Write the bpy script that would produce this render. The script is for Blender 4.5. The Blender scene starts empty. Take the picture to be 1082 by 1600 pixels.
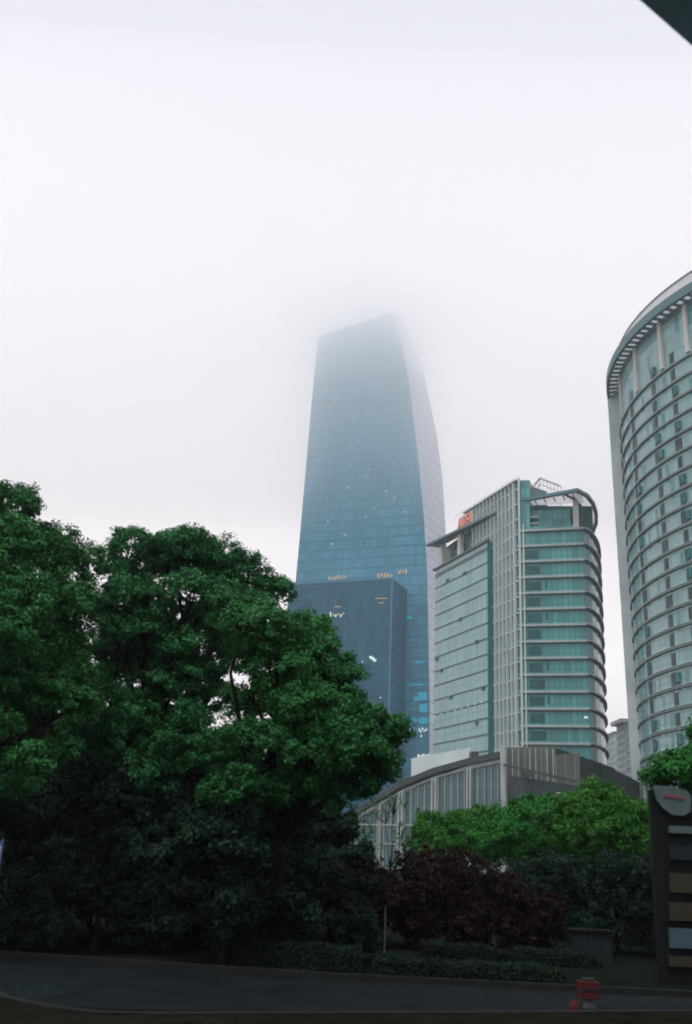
import bpy, math, random
import numpy as np
from mathutils import Vector, Matrix
random.seed(7); rng = np.random.default_rng(11)
scene = bpy.context.scene
COL = scene.collection

# ------------------------------------------------------------------ camera
FPX, CX, CY, EYE = 1600., 541., 800., 2.6
_up = np.array([200., 4800., -1600.]); _up /= np.linalg.norm(_up)
_f = np.array([0, 0, -1.]); _f = _f - _up*_f.dot(_up); _f /= np.linalg.norm(_f)
_r = np.cross(_f, _up); RM = np.array([_r, _f, _up]); CAM = np.array([0, 0, EYE])
cam_d = bpy.data.cameras.new('camera'); cam = bpy.data.objects.new('camera', cam_d); COL.objects.link(cam)
cam_d.sensor_fit = 'VERTICAL'; cam_d.sensor_height = 36.; cam_d.sensor_width = 24.3
cam_d.lens = 36.*FPX/1600.; cam_d.clip_start = 0.1; cam_d.clip_end = 9000
cam_d.dof.use_dof = True; cam_d.dof.focus_distance = 260.; cam_d.dof.aperture_fstop = 1.3
m4 = Matrix([list(RM[0])+[0], list(RM[1])+[0], list(RM[2])+[EYE], [0, 0, 0, 1]])
cam.matrix_world = m4
scene.camera = cam
scene.render.resolution_x = 692; scene.render.resolution_y = 1024

# ------------------------------------------------------------------ world, sun, exposure
SUN_EL, SUN_ROT = math.radians(69), math.radians(200)
w = bpy.data.worlds.new("World"); scene.world = w; w.use_nodes = True
nt = w.node_tree; nt.nodes.clear()
out = nt.nodes.new('ShaderNodeOutputWorld')
sky = nt.nodes.new('ShaderNodeTexSky'); sky.sky_type = 'NISHITA'; sky.sun_disc = False
sky.sun_elevation = SUN_EL; sky.sun_rotation = SUN_ROT; sky.air_density = 1.0; sky.dust_density = 5.0
bg1 = nt.nodes.new('ShaderNodeBackground'); bg1.inputs[1].default_value = 0.05
nt.links.new(sky.outputs[0], bg1.inputs[0])
# overcast layer: even pale grey dome, a little brighter low down
tc = nt.nodes.new('ShaderNodeTexCoord'); sep = nt.nodes.new('ShaderNodeSeparateXYZ')
nt.links.new(tc.outputs['Generated'], sep.inputs[0])
rmp = nt.nodes.new('ShaderNodeValToRGB')
rmp.color_ramp.elements[0].position = 0.0; rmp.color_ramp.elements[0].color = (0.50, 0.455, 0.465, 1)
rmp.color_ramp.elements[1].position = 1.0; rmp.color_ramp.elements[1].color = (0.40, 0.40, 0.44, 1)
e = rmp.color_ramp.elements.new(0.35); e.color = (1.0, 0.945, 0.91, 1)
e = rmp.color_ramp.elements.new(0.62); e.color = (0.57, 0.56, 0.58, 1)
nt.links.new(sep.outputs['Z'], rmp.inputs[0])
bg2 = nt.nodes.new('ShaderNodeBackground'); bg2.inputs[1].default_value = 1.40
nt.links.new(rmp.outputs[0], bg2.inputs[0])
add = nt.nodes.new('ShaderNodeAddShader')
nt.links.new(bg1.outputs[0], add.inputs[0]); nt.links.new(bg2.outputs[0], add.inputs[1])
nt.links.new(add.outputs[0], out.inputs['Surface'])
sd = bpy.data.lights.new('sun', 'SUN'); sd.energy = 1.5; sd.angle = math.radians(20); sd.color = (1, .97, .93)
so = bpy.data.objects.new('sun', sd); COL.objects.link(so)
so.rotation_euler = (math.radians(90)-SUN_EL, 0, math.radians(180)-SUN_ROT)
so.location = (0, -50, 150)
scene.view_settings.view_transform = 'Standard'; scene.view_settings.look = 'None'
scene.view_settings.exposure = 0.0; scene.view_settings.gamma = 1.0
cy = scene.cycles
cy.max_bounces = 16; cy.diffuse_bounces = 3; cy.glossy_bounces = 3; cy.transmission_bounces = 4
cy.volume_bounces = 14; cy.transparent_max_bounces = 8
cy.pixel_filter_type = 'BLACKMAN_HARRIS'; cy.filter_width = 1.9
cy.use_denoising = True
try: cy.denoiser = 'OPENIMAGEDENOISE'
except Exception: pass

# ------------------------------------------------------------------ helpers
def ray(x, y): return RM @ np.array([x-CX, -(y-CY), -FPX])
def atz(x, y, z): d = ray(x, y); return CAM + d*((z-EYE)/d[2])
def aty(x, y, Y): d = ray(x, y); return CAM + d*(Y/d[1])
def hit(x, y, P, D):
    """pixel ray against the vertical plane through P along D: (distance along D, z)"""
    d = ray(x, y); n = np.array([D[1], -D[0]])
    t = (np.dot(n, np.array(P[:2])))/np.dot(n, d[:2]); q = CAM + d*t
    return float(np.dot(q[:2]-np.array(P[:2]), np.array(D[:2]))), float(q[2])
def tag(o, label=None, cat=None, group=None, kind=None):
    if label: o['label'] = label
    if cat: o['category'] = cat
    if group: o['group'] = group
    if kind: o['kind'] = kind
    return o
def empty(name, loc, label, cat, group=None):
    o = bpy.data.objects.new(name, None); COL.objects.link(o); o.location = tuple(loc)
    o.empty_display_size = .5
    return tag(o, label, cat, group)
class MB:
    def __init__(s): s.v = []; s.f = []; s.uv = []
    def quad(s, pts, uvs=None):
        n = len(s.v); s.v += [tuple(map(float, p)) for p in pts]
        s.f.append(tuple(range(n, n+len(pts)))); s.uv += uvs or [(0, 0)]*len(pts)
    def box(s, c, sz, ax=(1, 0)):
        """box centred at c, size along axis ax (unit xy), across, up"""
        ax = np.array(ax, float); ax /= np.linalg.norm(ax); a = np.array([ax[0], ax[1], 0]); b = np.array([-ax[1], ax[0], 0]); k = np.array([0, 0, 1.])
        c = np.array(c, float)
        P = [c + a*sz[0]/2*i + b*sz[1]/2*j + k*sz[2]/2*l for l in (-1, 1) for j in (-1, 1) for i in (-1, 1)]
        n = len(s.v); s.v += [tuple(p) for p in P]
        for q in ((0, 2, 3, 1), (4, 5, 7, 6), (0, 1, 5, 4), (2, 6, 7, 3), (0, 4, 6, 2), (1, 3, 7, 5)):
            s.f.append(tuple(n+i for i in q)); s.uv += [(P[i][0]+P[i][1], P[i][2]) for i in q]
        return s
    def prism(s, poly, z0, z1):
        """vertical prism; z0/z1 scalar or per point; uv u = length along outline, v = z"""
        n = len(poly); Z0 = z0 if hasattr(z0, '__len__') else [z0]*n; Z1 = z1 if hasattr(z1, '__len__') else [z1]*n
        area = sum(poly[i][0]*poly[(i+1) % n][1]-poly[(i+1) % n][0]*poly[i][1] for i in range(n))
        idx = list(range(n)) if area > 0 else list(range(n))[::-1]
        poly = [poly[i] for i in idx]; Z0 = [Z0[i] for i in idx]; Z1 = [Z1[i] for i in idx]
        b = len(s.v)
        s.v += [(float(p[0]), float(p[1]), float(z)) for p, z in zip(poly, Z0)] + [(float(p[0]), float(p[1]), float(z)) for p, z in zip(poly, Z1)]
        u = 0
        for i in range(n):
            j = (i+1) % n; L = math.dist(poly[i][:2], poly[j][:2])
            s.f.append((b+i, b+j, b+n+j, b+n+i)); s.uv += [(u, Z0[i]), (u+L, Z0[j]), (u+L, Z1[j]), (u, Z1[i])]; u += L
        s.f.append(tuple(b+n+i for i in range(n))); s.uv += [(0, 0)]*n
        s.f.append(tuple(b+i for i in reversed(range(n)))); s.uv += [(0, 0)]*n
        return s
    def strip(s, path, off0, off1, z0, z1):
        """band following a path, between two outward offsets (outward = right of travel)"""
        a = offset(path, off0); c = offset(path, off1)
        return s.prism(list(a)+list(c[::-1]), z0, z1)
    def bar(s, p0, p1, r, n=4, r1=None):
        return s.tube([p0, p1], [r, r if r1 is None else r1], n)
    def tube(s, pts, rad, n=6):
        pts = [np.array(p, float) for p in pts]; b = len(s.v)
        for i, p in enumerate(pts):
            t = pts[min(i+1, len(pts)-1)]-pts[max(i-1, 0)]; t /= (np.linalg.norm(t)+1e-9)
            h = np.array([0, 0, 1.]) if abs(t[2]) < .9 else np.array([1., 0, 0])
            a = np.cross(t, h); a /= np.linalg.norm(a); c = np.cross(t, a)
            for k in range(n):
                th = 2*math.pi*(k+.5)/n; s.v.append(tuple(p + rad[i]*(a*math.cos(th)+c*math.sin(th))))
        for i in range(len(pts)-1):
            for k in range(n):
                s.f.append((b+i*n+k, b+i*n+(k+1) % n, b+(i+1)*n+(k+1) % n, b+(i+1)*n+k)); s.uv += [(0, 0)]*4
        s.f.append(tuple(b+k for k in reversed(range(n)))); s.uv += [(0, 0)]*n
        e_ = b+(len(pts)-1)*n; s.f.append(tuple(e_+k for k in range(n))); s.uv += [(0, 0)]*n
        return s
    def build(s, name, mat, parent=None, smooth=False, origin=None):
        """vertices are world coordinates"""
        o0 = np.array(parent_loc(parent)) if parent else (np.array(origin) if origin is not None else np.zeros(3))
        me = bpy.data.meshes.new(name); me.from_pydata([tuple(np.array(p)-o0) for p in s.v], [], s.f)
        uv = me.uv_layers.new(name='uv'); uv.data.foreach_set('uv', np.array(s.uv, dtype=np.float32).ravel())
        me.materials.append(mat); me.update()
        if smooth: me.shade_smooth()
        o = bpy.data.objects.new(name, me); COL.objects.link(o)
        if parent: o.parent = parent
        elif origin is not None: o.location = tuple(origin)
        return o
def parent_loc(p):
    l = np.array(p.location)
    while p.parent: p = p.parent; l = l+np.array(p.location)
    return l
def offset(path, d):
    P = [np.array(p[:2], float) for p in path]; R_ = []
    for i in range(len(P)):
        ns = []
        for a, b in ((i-1, i), (i, i+1)):
            if a < 0 or b >= len(P): continue
            t = P[b]-P[a]; t /= np.linalg.norm(t); ns.append(np.array([t[1], -t[0]]))
        n = sum(ns); n /= np.linalg.norm(n); c = max(.35, float(np.dot(n, ns[0])))
        R_.append(P[i]+n*d/c)
    return R_
def lerp(a, b, t): return tuple(a[i]+(b[i]-a[i])*t for i in range(len(a)))

# ------------------------------------------------------------------ materials
def mat(name, col, rough=.7, spec=.5, metal=0., ior=None, noise=None, bump=0., emis=None):
    m = bpy.data.materials.new(name); m.use_nodes = True; t = m.node_tree; b = t.nodes['Principled BSDF']
    b.inputs['Base Color'].default_value = (*col, 1); b.inputs['Roughness'].default_value = rough
    b.inputs['Metallic'].default_value = metal; b.inputs['Specular IOR Level'].default_value = spec
    if ior: b.inputs['IOR'].default_value = ior
    if emis:
        b.inputs['Emission Color'].default_value = (*emis[0], 1); b.inputs['Emission Strength'].default_value = emis[1]
    if noise:
        sc, amt = noise
        tcn = t.nodes.new('ShaderNodeTexCoord'); nz = t.nodes.new('ShaderNodeTexNoise'); nz.inputs['Scale'].default_value = sc
        nz.inputs['Detail'].default_value = 6
        t.links.new(tcn.outputs['Object'], nz.inputs['Vector'])
        mr = t.nodes.new('ShaderNodeMapRange'); mr.inputs['From Min'].default_value = .3; mr.inputs['From Max'].default_value = .7
        mr.inputs['To Min'].default_value = 1-amt; mr.inputs['To Max'].default_value = 1+amt
        t.links.new(nz.outputs[0], mr.inputs[0])
        mx = t.nodes.new('ShaderNodeVectorMath'); mx.operation = 'SCALE'; mx.inputs[0].default_value = col
        t.links.new(mr.outputs[0], mx.inputs['Scale']); t.links.new(mx.outputs[0], b.inputs['Base Color'])
        if bump:
            bp = t.nodes.new('ShaderNodeBump'); bp.inputs['Strength'].default_value = bump; bp.inputs['Distance'].default_value = .03
            t.links.new(nz.outputs[0], bp.inputs['Height']); t.links.new(bp.outputs[0], b.inputs['Normal'])
    return m
def facade(name, col, line, du, dv, lw=.12, lh=.12, var=.25, rough=.12, ior=1.5, v0=0., alt=None, altp=.0, sub=0., bmp=.0):
    """curtain wall: panes on a du x dv grid (metres, from the wall's uv), thin frame lines, pane-to-pane tint"""
    m = bpy.data.materials.new(name); m.use_nodes = True; t = m.node_tree; b = t.nodes['Principled BSDF']
    N = t.nodes.new; L = t.links.new
    uv = N('ShaderNodeUVMap'); uv.uv_map = 'uv'; sp = N('ShaderNodeSeparateXYZ'); L(uv.outputs[0], sp.inputs[0])
    def mth(op, a, c=None, d=None):
        n = N('ShaderNodeMath'); n.operation = op
        for i, x in enumerate((a, c, d)):
            if x is None: continue
            if isinstance(x, (int, float)): n.inputs[i].default_value = x
            else: L(x, n.inputs[i])
        return n.outputs[0]
    u = mth('DIVIDE', sp.outputs['X'], du); v = mth('DIVIDE', mth('SUBTRACT', sp.outputs['Y'], v0), dv)
    fu = mth('FRACT', u); fv = mth('FRACT', v)
    lu = mth('LESS_THAN', fu, lw/du); lv = mth('LESS_THAN', fv, lh/dv)
    ln = mth('MAXIMUM', lu, lv)
    if sub:  # a second, thinner transom
        ln = mth('MAXIMUM', ln, mth('MULTIPLY', mth('LESS_THAN', mth('ABSOLUTE', mth('SUBTRACT', fv, sub)), .03), .6))
    cb = N('ShaderNodeCombineXYZ'); L(mth('FLOOR', u), cb.inputs[0]); L(mth('FLOOR', v), cb.inputs[1])
    wn = N('ShaderNodeTexWhiteNoise'); wn.noise_dimensions = '2D'; L(cb.outputs[0], wn.inputs[0])
    big = N('ShaderNodeTexNoise'); big.inputs['Scale'].default_value = .18; big.inputs['Detail'].default_value = 3
    L(cb.outputs[0], big.inputs['Vector'])
    k = mth('ADD', mth('MULTIPLY', mth('SUBTRACT', wn.outputs[0], .5), var), mth('MULTIPLY', mth('SUBTRACT', big.outputs[0], .5), var*2))
    k = mth('ADD', k, 1.)
    sc = N('ShaderNodeVectorMath'); sc.operation = 'SCALE'; sc.inputs[0].default_value = col; L(k, sc.inputs['Scale'])
    cur = sc.outputs[0]
    if alt:
        mx0 = N('ShaderNodeMix'); mx0.data_type = 'RGBA'; L(mth('GREATER_THAN', wn.outputs[0], 1-altp), mx0.inputs[0])
        L(cur, mx0.inputs[6]); mx0.inputs[7].default_value = (*alt, 1); cur = mx0.outputs[2]
    mx = N('ShaderNodeMix'); mx.data_type = 'RGBA'; L(ln, mx.inputs[0]); L(cur, mx.inputs[6]); mx.inputs[7].default_value = (*line, 1)
    L(mx.outputs[2], b.inputs['Base Color'])
    b.inputs['IOR'].default_value = ior
    L(mth('ADD', mth('MULTIPLY', ln, .4), rough), b.inputs['Roughness'])
    if bmp:   # every pane sits a touch out of true, so reflections break up
        nm = N('ShaderNodeBump'); nm.inputs['Strength'].default_value = bmp; nm.inputs['Distance'].default_value = .3
        nz = N('ShaderNodeTexNoise'); nz.inputs['Scale'].default_value = .9
        L(uv.outputs[0], nz.inputs['Vector']); L(nz.outputs[0], nm.inputs['Height']); L(nm.outputs[0], b.inputs['Normal'])
    return m
def leafmat(name, c1, c2, trans=.14):
    m = bpy.data.materials.new(name); m.use_nodes = True; t = m.node_tree; N = t.nodes.new; L = t.links.new
    b = t.nodes['Principled BSDF']; b.inputs['Roughness'].default_value = .5; b.inputs['Specular IOR Level'].default_value = .08
    g = N('ShaderNodeNewGeometry'); tcn = N('ShaderNodeTexCoord'); nz = N('ShaderNodeTexNoise'); nz.inputs['Scale'].default_value = .7
    L(tcn.outputs['Object'], nz.inputs['Vector'])
    ad = N('ShaderNodeMath'); ad.operation = 'MULTIPLY_ADD'; L(g.outputs['Random Per Island'], ad.inputs[0]); ad.inputs[1].default_value = .55
    ml = N('ShaderNodeMath'); ml.operation = 'MULTIPLY_ADD'; L(nz.outputs[0], ml.inputs[0]); ml.inputs[1].default_value = 1.6; ml.inputs[2].default_value = -.58
    L(ml.outputs[0], ad.inputs[2])
    mx = N('ShaderNodeMix'); mx.data_type = 'RGBA'; mx.clamp_factor = True; L(ad.outputs[0], mx.inputs[0]); mx.inputs[6].default_value = (*c1, 1); mx.inputs[7].default_value = (*c2, 1)
    L(mx.outputs[2], b.inputs['Base Color'])
    tr = N('ShaderNodeBsdfTranslucent'); L(mx.outputs[2], tr.inputs[0])
    ms = N('ShaderNodeMixShader'); ms.inputs[0].default_value = trans; L(b.outputs[0], ms.inputs[1]); L(tr.outputs[0], ms.inputs[2])
    L(ms.outputs[0], t.nodes['Material Output'].inputs[0]); return m
M = dict(
    tower=facade('tower glass', (.06, .25, .36), (.07, .19, .27), 1.5, 4.2, .22, .9, .30, .3, 1.3, sub=.55, bmp=.1),
    block=facade('block glass', (.012, .10, .165), (.02, .13, .19), 1.5, 4.2, .2, .4, .35, .35, 1.25, bmp=.1),
    tband=mat('tower floor band', (.03, .20, .31), .5), tside=facade('side wall with painted sky sheen', (.46, .51, .60), (.37, .42, .49), 3., 4.2, .2, .6, .1, .4, 1.5),  # tside: grazing sky reflection painted into the colour as a paler tone
    lit=mat('lit window cool', (.5, .6, .6), .4, emis=((.8, 1., .95), .45)),
    warm=mat('lit window warm', (.35, .26, .15), .5, emis=((1, .72, .4), .2)),
    cyan=mat('lit interior behind blue glass', (.02, .15, .25), .3, emis=((.0, .36, .52), .5)),
    glassL=facade('pale green glass', (.22, .40, .40), (.09, .23, .23), 1.25, 3.94, .14, .14, .22, .18, 1.5, sub=.5, bmp=.05),
    glassR=facade('teal glass', (.075, .28, .28), (.03, .17, .17), 1.25, 3.94, .20, .16, .42, .15, 1.35, sub=.45, bmp=.06),
    glassC=facade('dark teal glass', (.02, .17, .19), (.04, .17, .18), 1.4, 3.94, .10, .12, .2, .15, 1.3, bmp=.06),
    glassF=facade('grey glass between fins', (.04, .13, .14), (.10, .16, .16), 1.6, 3.94, .05, .12, .35, .2, 1.45),
    gdark=mat('unlit room behind glass', (.005, .085, .09), .25, ior=1.35, noise=(.4, .3)),
    fin=mat('pale aluminium', (.46, .54, .54), .45, noise=(.2, .1)),
    ledge=mat('grey stone ledge', (.33, .39, .39), .6, noise=(.3, .15)),
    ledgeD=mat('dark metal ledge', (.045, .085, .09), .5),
    canopy=mat('teal grey steel', (.06, .16, .18), .5),
    white=mat('white painted panel', (.68, .70, .71), .6, noise=(.2, .06)),
    col=mat('pale stone column', (.55, .54, .53), .7, noise=(.5, .08)),
    red=mat('faded red sign letters', (.75, .27, .20), .6, noise=(.3, .15)),
    signb=mat('pale sign backing', (.40, .50, .49), .6),
    rt=facade('silver green curtain wall', (.23, .42, .42), (.15, .26, .26), 1.3, 3.6, .12, .14, .26, .14, 1.5, alt=(.06, .26, .27), altp=.10, sub=.62, bmp=.06),
    rcore=mat('weathered pale concrete', (.34, .41, .42), .7, noise=(.15, .18)),
    rwin=mat('brown dark window', (.02, .05, .055), .3, .2, noise=(.5, .35)),
    rrib=mat('bronze grey rib', (.14, .19, .195), .5),
    soffit=leafmat('frosted soffit panel', (.78, .78, .80), (.82, .82, .84), .75),
    frost=mat('frosted glass parapet', (.66, .67, .70), .4, noise=(.1, .06)),
    podg=facade('podium glass', (.05, .12, .13), (.15, .20, .20), 1.3, 4.0, .12, .10, .3, .2, 1.45, bmp=.06),
    podw=mat('pale podium trim', (.32, .36, .37), .6, noise=(.4, .15)),
    podd=mat('dark podium roof', (.03, .038, .042), .6, noise=(.2, .25)),
    louv=facade('brown louvred cladding', (.10, .115, .105), (.20, .21, .20), 1.9, 9., .16, .05, .25, .6, 1.3),
    podb=facade('dark blue grey cladding', (.035, .05, .058), (.04, .045, .055), 1.2, 1.4, .05, .05, .3, .5, 1.3),
    apt=facade('apartment facade', (.42, .45, .46), (.20, .24, .25), 3.2, 3.0, 1.4, 1.3, .15, .7, 1.3),
    apt2=facade('apartment facade green', (.22, .34, .36), (.45, .48, .48), 9, 3.3, .4, 1.1, .15, .7, 1.3),
    bark=mat('dark bark', (.012, .011, .009), .9, .05, noise=(3, .4), bump=.6),
    leafA=leafmat('dark camphor leaves', (.008, .066, .025), (.045, .205, .065)),
    leafB=leafmat('camphor leaves', (.008, .066, .022), (.050, .215, .055)),
    leafY=leafmat('fresh green leaves', (.010, .085, .014), (.050, .19, .022), .18),
    leafG=leafmat('blue green leaves', (.010, .09, .018), (.035, .20, .03), .18),
    leafR=leafmat('dark red leaves', (.010, .0045, .004), (.018, .008, .006), .12),
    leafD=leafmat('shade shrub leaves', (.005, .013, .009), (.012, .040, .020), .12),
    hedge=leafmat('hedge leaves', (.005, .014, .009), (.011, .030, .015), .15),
    asphalt=mat('wet asphalt', (.007, .010, .0115), .9, .05, noise=(.8, .3), bump=.3),
    kerb=mat('kerb stone', (.016, .018, .018), .9, .08, noise=(2, .2)),
    soil=mat('dark soil', (.010, .010, .008), .95, .0, noise=(2, .4)),
    ground=mat('dark grass ground', (.007, .011, .008), .95, .0, noise=(.15, .35)),
    puddle=mat('puddle', (.02, .03, .035), .06, ior=1.33),
    deck=mat('blue painted deck underside', (.35, .62, .75), .7, noise=(1.2, .25)),
    concrete=mat('pier concrete', (.2, .2, .2), .8, noise=(.8, .15)),
    sgrey=mat('sign grey steel', (.008, .010, .011), .8, .1, noise=(2, .2)),
    sblue=mat('sign light blue panel', (.04, .085, .105), .5),
    syel=mat('sign dull yellow panel', (.022, .019, .007), .6),
    sred=mat('sign red lettering', (.20, .07, .08), .6),
    spale=mat('sign pale plate', (.075, .115, .12), .7, .2, noise=(3, .15)),
    redp=mat('red plastic', (.07, .016, .015), .8, .1),
    pblue=mat('pale blue grey paint', (.014, .022, .027), .8, .1, noise=(1, .2)),
    flag=mat('blue banner cloth', (.05, .08, .22), .7), flagw=mat('white banner stripe', (.6, .62, .66), .7),
    black=mat('black paint', (.02, .02, .022), .5),
    yel=mat('pale stick', (.12, .12, .12), .6),
)

# ------------------------------------------------------------------ setting
MB().prism([(-1500, -600), (1500, -600), (1500, 1500), (-1500, 1500)], -.5, 0).build('ground', M['ground'])['kind'] = 'structure'
yk = 18.9
road_far = [(-60, 27.5), (-8, 26.0), (0, 24.2), (8, 23.6), (60, 23.0)]
o = MB().prism([(-60, yk-.2), (60, yk-.2)] + road_far[::-1], -.3, .012).build('road', M['asphalt']); o['kind'] = 'structure'
# far kerb
mb = MB(); mb.strip(road_far[::-1], -.02, .14, 0, .13); o = mb.build('kerb', M['kerb']); o['kind'] = 'structure'
# near island with a kerb that curves away at the left
k_px = [(-60, 1520), (0, 1557), (40, 1566), (90, 1575), (150, 1582), (260, 1584), (541, 1583), (800, 1582), (1082, 1580), (1200, 1579)]
isl = [atz(x, y, .14)[:2] for x, y in k_px]
mb = MB(); mb.prism([tuple(p) for p in isl]+[(30, 8), (30, -40), (-30, -40), (-30, 14)], -.2, .12); o = mb.build('planting_island', M['soil']); o['kind'] = 'structure'
mb = MB(); mb.strip(isl, -.16, .0, 0, .145); o = mb.build('kerb', M['kerb']); o['kind'] = 'structure'
# puddle
c = atz(62, 1548, .016); mb = MB()
pp = []
for k in range(28):
    a = 2*math.pi*k/28; r = 1+.25*math.sin(3*a+1)+.15*math.sin(5*a)
    pp.append((c[0]+.55*r*math.cos(a), c[1]+.9*r*math.sin(a)))
mb.prism(pp, .005, .018); tag(mb.build('puddle', M['puddle']), kind='structure')

# elevated road deck overhead (its edge cuts the top right corner)
HD = 9.0
a = atz(1000, 0, HD)[:2]; b = atz(1082, 72, HD)[:2]; d = (b-a)/np.linalg.norm(b-a); nrm = np.array([d[1], -d[0]])
E_ = empty('elevated_road', (a[0], a[1], 0), 'dark elevated road deck whose underside edge crosses the top right corner', 'elevated road')
p0 = a-d*60; p1 = a+d*90
def dq(s0, s1, t0, t1): return [tuple(a+d*s0+nrm*t0), tuple(a+d*s1+nrm*t0), tuple(a+d*s1+nrm*t1), tuple(a+d*s0+nrm*t1)]
mb = MB(); wq = dq(-60, 90, 0, 3.6)
mb.quad([(*wq[0], HD), (*wq[3], HD-1.45), (*wq[2], HD-1.45), (*wq[1], HD)]); mb.quad([(*wq[0], HD), (*wq[1], HD), (*wq[1], HD+.45), (*wq[0], HD+.45)])
mb.quad([(*wq[0], HD+.45), (*wq[1], HD+.45), (*wq[2], HD+.45), (*wq[3], HD+.45)]); mb.quad([(*wq[3], HD-1.45), (*wq[3], HD+.45), (*wq[2], HD+.45), (*wq[2], HD-1.45)])
mb.build('cantilever_wing', M['deck'], E_)
MB().prism(dq(-60, 90, 3.61, 30), HD, HD+.45).build('deck_slab_added_width', M['deck'], E_)  # unseen width behind the camera, added to shade the road and lower trees
MB().prism(dq(-60, 90, 3.61, 27), HD-1.45, HD-.002).build('girder', M['deck'], E_)
MB().prism(dq(-60, 90, 0.05, .3), HD+.452, HD+1.5).build('parapet', M['deck'], E_)
for s in (-42, -14, 28, 62):
    q = a+d*s+nrm*15
    MB().box((q[0], q[1], (HD-1.45)/2), (1.8, 2.6, HD-1.452), d).build('pier', M['concrete'], E_)

# ------------------------------------------------------------------ skyscraper in the cloud
TH = math.radians(21); RD = np.array([math.cos(TH), -math.sin(TH)])     # front face direction, to the right
BD = np.array([math.sin(TH), math.cos(TH)])                              # away from us
BP = np.array([18.7, 380.]); TP = BP+BD*19.7                             # block front / tower front plane points
T_ = empty('skyscraper', (*(TP+BD*12), 0), 'tallest blue glass skyscraper, tapering and fading into low cloud at its top', 'skyscraper')
def tab(px, P):
    q = sorted([(hit(x, y, P, RD)[1], hit(x, y, P, RD)[0]) for x, y in px]); return [a_[0] for a_ in q], [a_[1] for a_ in q]
zL, uL = tab([(497, 527), (490, 600), (482, 690), (474, 780), (465, 880), (460, 930)], TP)
zR, uR = tab([(613, 487), (624, 520), (640, 600), (654, 720), (662, 800), (668, 900), (670, 1000), (672, 1110)], TP)
TP2 = TP+BD*24.6
zB, uB = tab([(622, 490), (640, 520), (663, 585), (683, 680), (692, 750), (697, 830), (700, 900)], TP2)
def U(z, Z, Ut): return float(np.interp(z, Z, Ut))
zTL, zTR, zTB = zL[-1], zR[-1], zB[-1]
NR = 60; rows = []
for i in range(NR+1):
    f = i/NR
    zl, zr, zb = f*zTL, f*zTR, f*zTB
    l = TP+RD*U(zl, zL, uL); r = TP+RD*U(zr, zR, uR); bb = TP2+RD*U(zb, zB, uB); bl = TP2+RD*(U(zl, zL, uL)+1.5)
    rows.append([(*l, zl), (*r, zr), (*bb, zb), (*bl, zl+.5)])
def tower_face(i0, i1, u0):
    mb = MB()
    for k in range(NR):
        A, B, C_, D_ = rows[k][i0], rows[k][i1], rows[k+1][i1], rows[k+1][i0]
        mb.quad([A, B, C_, D_], [(u0, A[2]), (u0+math.dist(A[:2], B[:2]), B[2]), (u0+math.dist(C_[:2], D_[:2]), C_[2]), (u0, D_[2])])
    return mb
body = MB()
for (i0, i1, u0) in ((0, 1, 0), (2, 3, 90), (3, 0, 150)):
    f_ = tower_face(i0, i1, u0); n = len(body.v); body.v += f_.v; body.f += [tuple(x+n for x in q) for q in f_.f]; body.uv += f_.uv
body.quad([rows[-1][k] for k in range(4)])
body.build('glass_wall', M['tower'], T_)
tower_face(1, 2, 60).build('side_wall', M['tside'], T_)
for k in range(8, 50):                                   # floor bands following front and right side
    z = k*4.2+.3
    if z > zTL-2: break
    l = TP+RD*U(z, zL, uL); r = TP+RD*U(z, zR, uR); bb = TP2+RD*U(z, zB, uB)
    MB().strip([l, r], -.3, .08, z-.2, z+.2).build('floor_band', M['tband'], T_)
def on_front(x, y, P, wd, ht, m, T, off=.15, name='lit_window'):
    u, z = hit(x, y, P, RD); q = P+RD*u-BD*off
    return MB().box((q[0], q[1], z), (wd, .1, ht), RD).build(name, M[m], T)
for x, y in [(552, 643), (551, 653), (548, 699), (504, 717), (497, 719), (547, 726), (576, 734), (545, 762), (604, 767), (616, 778), (585, 794), (513, 815), (572, 808), (602, 578), (628, 580), (634, 800), (520, 850)]:
    on_front(x, y, TP, .5, .5, 'lit', T_)
for x, y, w_ in [(575, 746, 1.2), (540, 836, 1.3), (618, 778, 1.2), (572, 808, 1.)]:
    on_front(x, y, TP, w_, .7, 'warm', T_, .22)
for x0, x1, y in [(515, 545, 904), (592, 620, 900), (625, 640, 894)]:
    for j in range(int((x1-x0)/5)): on_front(x0+j*5, y-.06*j*5+random.uniform(-1, 1), TP, .8, random.uniform(1, 2.4), 'warm', T_, .25)
for x, y, w_, h_ in [(661, 1088, 3.2, 3.2), (662, 1107, 3, 3), (650, 1092, 1.6, 2), (662, 1126, 3.4, 2.4), (648, 1125, 2, 1.6), (640, 965, 2, 1.4), (652, 1070, 6, .7), (655, 1035, 3, 1), (648, 1000, 1.4, .8), (646, 1143, 3, 1)]:
    on_front(x, y, TP, w_, h_, 'cyan', T_, .25)
for x, y in [(642, 1144), (645, 1148), (656, 1140), (658, 1143), (661, 1139), (664, 1142), (667, 1140), (659, 1150), (641, 1141)]:
    on_front(x, y, TP, .6, .8, 'lit', T_, .4)
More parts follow.
